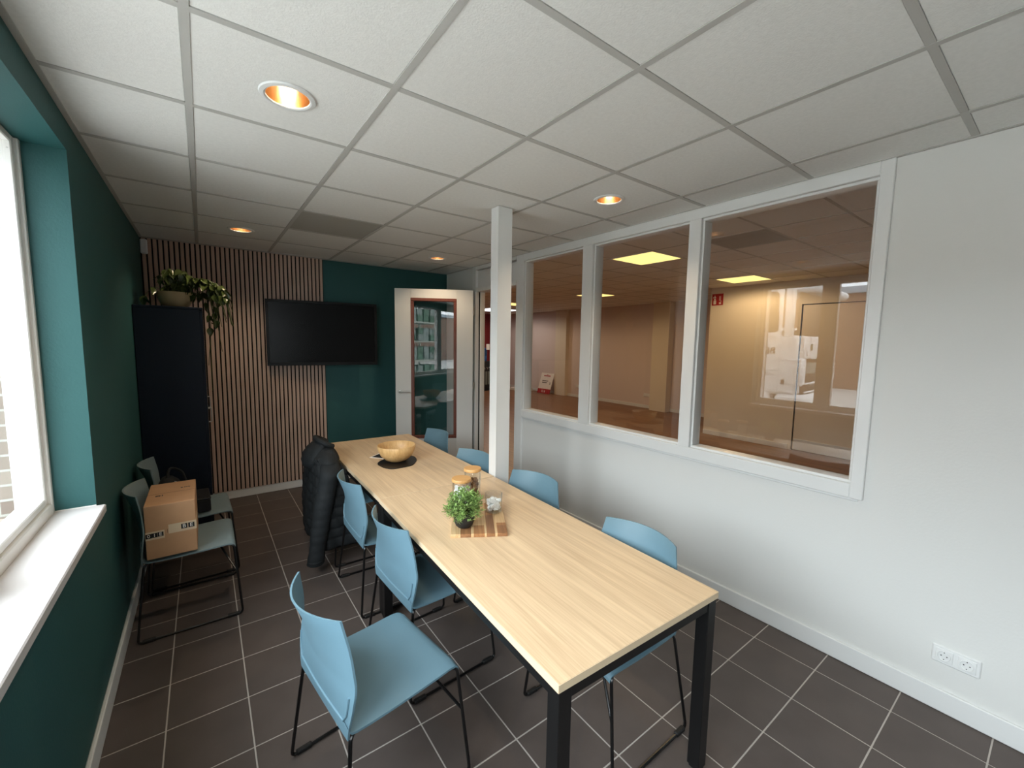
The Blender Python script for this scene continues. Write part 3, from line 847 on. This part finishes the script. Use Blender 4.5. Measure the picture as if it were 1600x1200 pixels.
# shoulders and collar closing over the chair back
def loft(name, secs, n, m_, parent, q=.0, pitch=.07, seed=1):
    """Quilted sleeve or shoulder form: rings along a path, each (centre, radius x, radius y) lying roughly level."""
    vs_ = []; fs = []; r_ = random.Random(seed)
    for c, rx, ry in secs:
        for j in range(n):
            a = 2*math.pi*j/n
            vs_.append((c[0]+rx*math.cos(a), c[1]+ry*math.sin(a), c[2]+r_.uniform(-.002, .002)))
    for i in range(len(secs)-1):
        for j in range(n):
            k = (j+1) % n; fs.append((i*n+j, i*n+k, (i+1)*n+k, (i+1)*n+j))
    fs += [tuple(range(n))[::-1], tuple((len(secs)-1)*n+j for j in range(n))]
    return obj(name, MB().add(vs_, fs), m_, parent, smooth=75)
dome = []
for q in range(9):
    t = q/8; k = math.sqrt(max(0.02, 1-t**2.2)); dome.append(((.004+.008*t, -.005, .79+.10*t), .105*k*(1-.25*t), .270*k*(1-.3*t)))
loft('shoulder_yoke', dome, 36, M_jacket, jk)
loft('hood', [((-.065, .02, .70), .03, .08), ((-.080, .02, .725), .050, .125), ((-.080, .015, .77), .060, .145), ((-.062, .01, .82), .066, .145), ((-.035, .005, .865), .066, .130), ((-.01, 0, .895), .058, .110), ((.006, 0, .913), .042, .085), ((.01, 0, .920), .015, .03)], 32, M_jacket, jk)
obj('collar', MB().tube(fillet([(.06, -.09, .875), (.005, -.120, .905), (-.035, -.06, .93), (-.035, .06, .93), (.005, .120, .905), (.06, .09, .875)], .06, 6), .020, 10), M_jacket, jk)
def sleeve(sg, y0, y1, x0, x1):
    secs = []; n = 66
    for i in range(n):
        t = i/(n-1); z = .865-.765*t
        out = min(1, t/.20); out = out*out*(3-2*out)
        x = x0+(x1-x0)*t-.012*math.sin(t*math.pi); y = sg*.15+(y0-sg*.15)*out+(y1-y0)*t
        b = .0045*abs(math.sin(math.pi*z/.06))**.6+.004*math.sin(t*17)*math.sin(t*5)
        rr = .052+.024*out-.020*t
        if t < .05: rr *= .4+.6*t/.05
        secs.append(((x, y, z), (rr+b)*.92, (rr+b)*.80))
    o = loft('sleeve', secs[::-1], 24, M_jacket, jk)
    c = secs[-1][0]
    obj('cuff', MB().lathe([(.046, 0), (.052, .004), (.054, .030), (.050, .036)], 24, (c[0], c[1], c[2]-.010)), M_jacket, o)
sleeve(-1, -.270, -.305, .030, -.125)
sleeve(1, .270, .310, .0, -.03)

# ================================================================== THINGS ON THE TABLES
TZ = .7452
board_a = R(-30.3)
cbx = thing('cutting_board', (1.127, 1.808, TZ), board_a, 'patchwork acacia cutting board under the potted herb and jars', 'board')
rb = random.Random(11); x = -.137; ms = [M_wood1, M_wood2, M_wood3, M_wood1, M_wood2, M_wood3, M_wood1]; k = 0
widths = [.036, .012, .050, .014, .052, .010, .040, .012, .048]
sx = .274/sum(widths)
for w in widths:
    w *= sx; y = -.193; cuts = sorted(rb.uniform(-.12, .12) for _ in range(2)) if w > .03 else []
    for y2 in cuts+[.193]:
        pick = M_wood2 if w < .02 else rb.choice([M_wood1, M_wood3, M_wood1, M_wood2])
        if y2-y > .004: obj('wood_block', MB().box(x, x+w, y, y2, 0, .018, .0012), pick, cbx, smooth=0)
        y = y2
    x += w
BZ = TZ+.018
hp = thing('potted_herb', (1.010, 1.752, BZ), 0, 'bushy green herb in a small round black pot', 'plant')
obj('pot', MB().lathe([(0, .001), (.030, .001), (.042, .012), (.052, .035), (.054, .055), (.050, .078), (.046, .078), (.044, .070), (0, .068)], 28), M_pot, hp)
fm = MB(); rr_ = random.Random(5); stm = MB()
for i in range(230):
    a = rr_.uniform(0, 2*math.pi); el = math.asin(rr_.uniform(-.55, 1)); rad = rr_.uniform(.070, .104)
    d = Vector((math.cos(a)*math.cos(el), math.sin(a)*math.cos(el), math.sin(el)*.95))
    tip = Vector((0, 0, .098))+d*rad; base = Vector((d.x*.02, d.y*.02, .07))
    stm.tube([base, base.lerp(tip, .5)+Vector((0, 0, .012)), tip], .0009, 3, False)
    for q in range(9):
        t = .45+.55*(q+1)/9; p = base.lerp(tip, t)+Vector((0, 0, .012*math.sin(math.pi*t)))
        b = rr_.uniform(0, 2*math.pi); out = (d*rr_.uniform(.2, .9)+Vector((math.cos(b), math.sin(b), rr_.uniform(-.3, .8)))).normalized()
        L = rr_.uniform(.014, .024); sd = out.cross(Vector((rr_.random(), rr_.random(), 1))).normalized()*L*.24
        mid = p+out*L*.5+Vector((0, 0, .002))
        fm.add([p, mid+sd, p+out*L, mid-sd], [(0, 1, 2, 3)])
obj('stems', stm, M_stem, hp)
obj('foliage', fm, M_leafs, hp, smooth=0)

def jar(x, y, z0, r, h, label, lid=None):
    t = thing('glass_jar', (x, y, z0), R(-30), label, 'jar')
    prof = [(0, .0008), (r*.9, .0008), (r, .006), (r, h-.002), (r-.001, h), (r-.0028, h-.001), (r-.0028, .007), (r*.86, .004), (0, .004)]
    obj('glass_body', MB().lathe(prof, 36), M_jar, t)
    if lid: obj('bamboo_lid', MB().lathe([(0, h+.018), (r+.002, h+.018), (r+.004, h+.015), (r+.004, h+.003), (r+.002, h+.0005), (0, h+.0005)], 36), M_lid, t)
    return t
jar(1.236, 1.826, BZ, .047, .105, 'small open glass jar of white sugar cubes on the board')
jar(1.119, 1.973, BZ, .050, .150, 'glass jar with bamboo lid standing on the board behind the potted herb', True)
jar(1.261, 2.091, TZ, .048, .172, 'taller lidded glass jar standing on the table behind the board', True)
def cubes(name, x, y, z0, r, h, n, s, m_, label, cat, seed):
    q = random.Random(seed); mb = MB()
    for i in range(n):
        a = q.uniform(0, 6.28); rr = (r-s*.75)*math.sqrt(q.random()); zz = z0+.006+s*.6+(h-s)*((i+.5)/n)
        M4 = Matrix.Translation((x+rr*math.cos(a), y+rr*math.sin(a), zz)) @ Matrix.Rotation(q.uniform(0, 3), 4, 'Z') @ Matrix.Rotation(q.uniform(0, 1), 4, 'X')
        mb.add([tuple(M4 @ Vector(p)) for p in MB().box(-s/2, s/2, -s/2, s/2, -s/2, s/2, s*.12).v], MB().box(-s/2, s/2, -s/2, s/2, -s/2, s/2, s*.12).f)
    tag(obj(name, mb, m_, smooth=0), label, cat, None, 'stuff')
cubes('sugar', 1.236, 1.826, BZ, .043, .066, 75, .017, M_sugar, 'white sugar cubes filling the open jar', 'sugar', 1)
cubes('sugar.001', 1.119, 1.973, BZ, .046, .115, 110, .016, M_sugar, 'white sugar in the lidded jar behind the herb', 'sugar', 2)
cubes('brown_pieces', 1.261, 2.091, TZ, .044, .125, 100, .020, M_brown, 'brown pieces filling the taller lidded jar', 'sugar', 3)  # brown cubes fill most of the taller jar

mt = rpoly([(1.018, 3.10), (1.035, 2.965), (1.075, 2.905), (1.235, 2.912), (1.325, 3.04), (1.345, 3.15), (1.28, 3.22), (1.10, 3.19)], .05)
tag(obj('placemat', MB().prism(mt, TZ, TZ+.006), M_slate, smooth=30), 'black slate mat beneath the bamboo bowl', 'mat')
lf = thing('leaflet', (1.235, 3.335, TZ), R(-52), 'dark leaflet with white edge sticking out from behind the bowl', 'leaflet')
obj('sheet', MB().box(-.105, .105, -.17, .17, 0, .002), M_white, lf, smooth=0)
obj('picture_area', MB().box(-.092, .092, -.157, .157, .002, .0024), M_dark, lf, smooth=0)
bwl = thing('bowl', (1.178, 3.095, TZ+.006), 0, 'round bamboo salad bowl on the black mat', 'bowl')
prof = [(0, .0), (.055, .0), (.085, .014), (.118, .045), (.138, .085), (.146, .122), (.143, .126), (.138, .123), (.130, .088), (.110, .050), (.078, .022), (.04, .012), (0, .011)]
obj('shell', MB().lathe(prof, 40), M_bamboo, bwl, smooth=60)

# ================================================================== HALL OBJECTS
sg = thing('fire_safety_sign', (HX2-.004, 4.07, 2.53), 0, 'red square fire safety sign with white pictograms on the hall wall', 'sign')
obj('plate', MB().box(-.003, 0, -.105, .105, -.105, .105, .001), M_redsign, sg, smooth=0)
def pic(name, polys):
    mb = MB()
    for x0, x1, z0, z1 in polys: mb.box(-.0042, -.003, x0, x1, z0, z1)
    obj(name, mb, M_white, sg, smooth=0)
pic('pictogram', [(.025, .075, -.085, -.015), (.035, .065, -.012, .02), (.030, .085, .03, .045), (.045, .06, .045, .075)])
pic('pictogram', [(-.040, -.032, -.02, .06), (-.058, -.050, -.02, .06), (-.068, -.03, -.085, -.05), (-.075, -.045, -.035, -.027)])

sb = thing('advertising_board', (9.10, 10.56, .006), 0, 'white advertising board with red foot leaning on the hall column', 'sign')
ta = math.atan2(.23, .66)
lean = Matrix.Rotation(ta*.9, 4, 'Y')
def sbp(name, b, m_): return obj(name, MB().box(*b).shift(lean), m_, sb, smooth=0)
sbp('board', (-.012, 0, -.31, .31, .16, .70), M_white); sbp('red_foot', (-.012, 0, -.31, .31, .0, .16), M_redsign)
tx = MB()
for y0, y1, z0, z1 in ((-.16, .16, .59, .625), (-.03, .03, .64, .655)): tx.box(-.014, -.012, y0, y1, z0, z1)
obj('heading_print', tx.shift(lean), M_redsign, sb, smooth=0)
tx = MB()
for y0, y1, z0, z1 in ((-.10, .19, .42, .445), (-.06, .18, .36, .385), (-.20, -.19, .33, .40), (-.24, -.23, .33, .40), (-.24, -.19, .325, .335)): tx.box(-.014, -.012, y0, y1, z0, z1)
obj('text_print', tx.shift(lean), M_ink, sb, smooth=0)
tx = MB()
for y0, y1, z0, z1 in ((.02, .03, .05, .11), (.10, .11, .05, .11), (.02, .11, .05, .06), (.02, .11, .10, .11), (-.06, -.03, .04, .11)): tx.box(-.014, -.012, y0, y1, z0, z1)
obj('foot_print', tx.shift(lean), M_white, sb, smooth=0)
ps = thing('paper_pile', (9.05, 11.75, 0), R(10), 'white pile of boards lying flat on the hall floor', 'boards')
for i, (dz, dy, w) in enumerate(((0, 0, .42), (.03, .02, .40), (.06, -.03, .38))):
    obj('board', MB().box(-.2, .2, -w+dy, w+dy, dz+.001, dz+.029, .003), M_white, ps, smooth=0)
for y, z, x in ((6.75, .35, HX1-.004), (9.3, .35, HX1-.004)):
    s_ = thing('wall_socket', (x, y, z), 0, 'white socket low on the long hall wall, '+('by the wide pilaster' if y < 8 else 'by the advertising board pilaster'), 'socket')
    obj('plate', MB().box(-.01, 0, -.10, .10, -.045, .045, .004), M_paint, s_, smooth=0)
    for q in (-.045, .045): obj('insert', MB().box(-.013, -.009, q-.03, q+.03, -.03, .03, .003), M_upvc, s_, smooth=0)

wc = thing('water_dispenser', (7.85, 12.5, 0), R(20), 'dark water dispenser with blue bottles seen through the doorway', 'dispenser')
obj('cabinet_body', MB().box(-.26, .30, -.2, .22, .06, 1.02, .02), M_dark, wc, smooth=0)
obj('plinth', MB().box(-.3, .34, -.24, .25, 0, .06, .01), M_dark, wc, smooth=0)
for xx in (-.12, .14):
    obj('blue_bottle', MB().lathe([(0, 1.02), (.12, 1.02), (.135, 1.06), (.135, 1.18), (.125, 1.20), (.135, 1.22), (.135, 1.40), (.10, 1.46), (.04, 1.50), (0, 1.50)], 24, (xx, 0, 0)), M_blue, wc)
obj('label_card', MB().box(.02, .20, -.23, -.22, 1.42, 1.62, .002), M_white, wc, smooth=0)
for xx in (-.10, .06, .2):
    obj('tap', MB().tube(fillet([(xx, -.2, .80), (xx, -.26, .80), (xx, -.26, .74)], .02), .012, 8), M_alu, wc)
    obj('drip_panel', MB().box(xx-.05, xx+.05, -.206, -.2, .2, .66, .004), M_crate, wc, smooth=0)
obj('floor_mat', MB().box(-.6, .75, -.35, .3, .0005, .008), M_rubber, wc, smooth=0)

# ================================================================== YARD OBJECTS (seen through and mirrored in the glass)
TX = -3.65
tk = thing('truck', (TX, 3.13, -.2), R(-3.9), 'white truck parked in the yard, mirrored in the glazing', 'truck')
# local: side towards the building at x=0, front at y=0, body runs to +y and -x
def tb(name, b, m_=M_truck, c=.03, p=tk): return obj(name, MB().box(*b, c), m_, p, smooth=40)
tb('cab_lower', (-2.4, 0, .06, 2.1, .95, 2.10), c=.05); tb('cab_roof', (-2.4, 0, .20, 2.1, 3.02, 3.60), c=.12)
tb('pillar', (-.10, 0, .18, .36, 2.05, 3.06), c=.04); tb('pillar', (-2.4, -2.3, .18, .36, 2.05, 3.06), c=.04); tb('pillar', (-.09, 0, 1.18, 2.1, 2.05, 3.06)); tb('pillar', (-2.4, -2.31, 1.18, 2.1, 2.05, 3.06))
tb('rear_panel', (-2.4, 0, 1.9, 2.1, 2.0, 3.1))
dr = tb('door', (-.012, .012, .372, 1.22, 1.03, 3.02), M_truck, .006)
sw = []
for yy, zz in rpoly([(.425, 2.165), (1.14, 2.165), (1.14, 2.955), (.455, 2.955)], .07): sw.append((yy, zz))
wmb = MB().prism(sw, .010, .018).shift(Matrix(((0, 0, 1, 0), (1, 0, 0, 0), (0, 1, 0, 0), (0, 0, 0, 1))))
obj('side_window', wmb, M_dark, dr, smooth=0)
tb('door_handle', (.012, .05, .50, .76, 2.085, 2.135), M_truck, .01, dr)
tb('door_seam', (.010, .0135, .378, 1.21, 1.41, 1.418), M_dark, 0, dr)
tb('windscreen', (-2.32, -.06, .10, .14, 2.10, 3.06), M_dark, .01)
tb('sun_visor', (-2.36, -.02, -.16, .24, 2.92, 3.08), M_truck, .05)
tb('corner_fairing', (-.22, .02, -.03, .345, 1.12, 1.68), M_truck, .05); tb('fairing_lamp', (.016, .03, .26, .32, 1.15, 1.24), M_dark, .005)
tb('front_panel', (-1.85, -.03, -.02, .06, 1.66, 2.09), M_truck, .02); tb('grille', (-1.8, -.22, .01, .06, .80, 1.64), M_dark, .01)
tb('grille_panel', (-1.75, -.24, -.01, .01, 1.36, 1.57), M_crate, .01)
for z in (.98, 1.15): tb('grille_bar', (-1.75, -.26, -.03, .01, z, z+.035), M_truck, .012)
tb('badge', (-.52, -.40, -.032, -.02, 1.82, 1.94), M_green2, .02)
place('lettering', text_mesh('BE', .07, M_ink, .002), tk, (-.20, -.022, 1.73), (1, 0, 0), (0, 0, 1))
tb('bumper', (-1.9, .03, -.10, .42, .45, .96), M_truck, .06); tb('headlamp', (-.35, -.05, -.115, -.09, .60, .80), M_alu, .01)
obj('mirror_arm', MB().tube(fillet([(-1.78, .0, 1.64), (-1.84, -.10, 1.60), (-1.86, -.10, 1.2), (-1.80, .0, 1.12)], .05), .02, 8), M_truck, tk)
tb('wheel_arch', (-.3, .03, .52, 1.95, .70, 1.02), M_truck, .08)
for y in (1.25, 5.6, 6.9):
    for xs_ in (-.18, -2.2):
        w_ = obj('wheel', MB().tube([(xs_-.15, y, .5), (xs_+.15, y, .5)], .5, 28), M_tyre, tk)
        obj('hub', MB().tube([(xs_+.14, y, .5), (xs_+.165, y, .5)], .24, 20), M_alu, w_)
tb('chassis', (-1.9, -.5, 1.8, 8, .55, .95), M_dark, .01)
tb('cargo_box', (-2.45, .02, 2.35, 9.0, 1.0, 3.75), M_truck, .03)
place('lettering', text_mesh('BE', .175, M_ink, .002), dr, (.015, .545, 1.80), (0, 1, 0), (0, 0, 1))
place('lettering', text_mesh('CEG', .075, M_ink, .002), dr, (.015, .57, 1.34), (0, 1, 0), (0, 0, 1))

def rack(x, y, label):
    t = thing('pallet_rack', (x, y, -.2), 0, label, 'rack', 'pallet racks in the yard')
    for yy in (-2.0, 2.0):
        for xx in (-.45, .45): obj('upright', MB().box(xx-.04, xx+.04, yy-.04, yy+.04, 0, 3.6), M_rack, t, smooth=0)
    for z in (.4, 1.15, 1.9, 2.65, 3.4):
        obj('shelf', MB().box(-.5, .5, -2.0, 2.0, z-.06, z), M_rack, t, smooth=0)
    return t
rr = rack(-5.2, -4.2, 'steel yard rack of stacked crates facing the window')
cm = MB().box(-.3, .3, -.17, .17, 0, .26, .01).mesh('crate', M_green2, 0); cm2 = MB().box(-.3, .3, -.17, .17, 0, .26, .01).mesh('crate', M_crate, 0)
q = random.Random(3); lev = ('lowest', 'second', 'third', 'fourth')
for li, z in enumerate((.4, 1.15, 1.9, 2.65)):
    for i in range(9):
        for k in range(2):
            o = link('crate', cm if q.random() < .55 else cm2, None, (-5.1+q.uniform(-.03, .03), -4.2-1.72+i*.43, -.2+z+.001+k*.262))
            tag(o, '%s crate, %s yard rack shelf, %s from the end by the truck, %s of two' % ('green' if o.data == cm else 'grey', lev[li], ('ninth', 'eighth', 'seventh', 'sixth', 'fifth', 'fourth', 'third', 'second', 'first')[i], ('lower', 'upper')[k]), 'crate', 'crates on the yard rack')
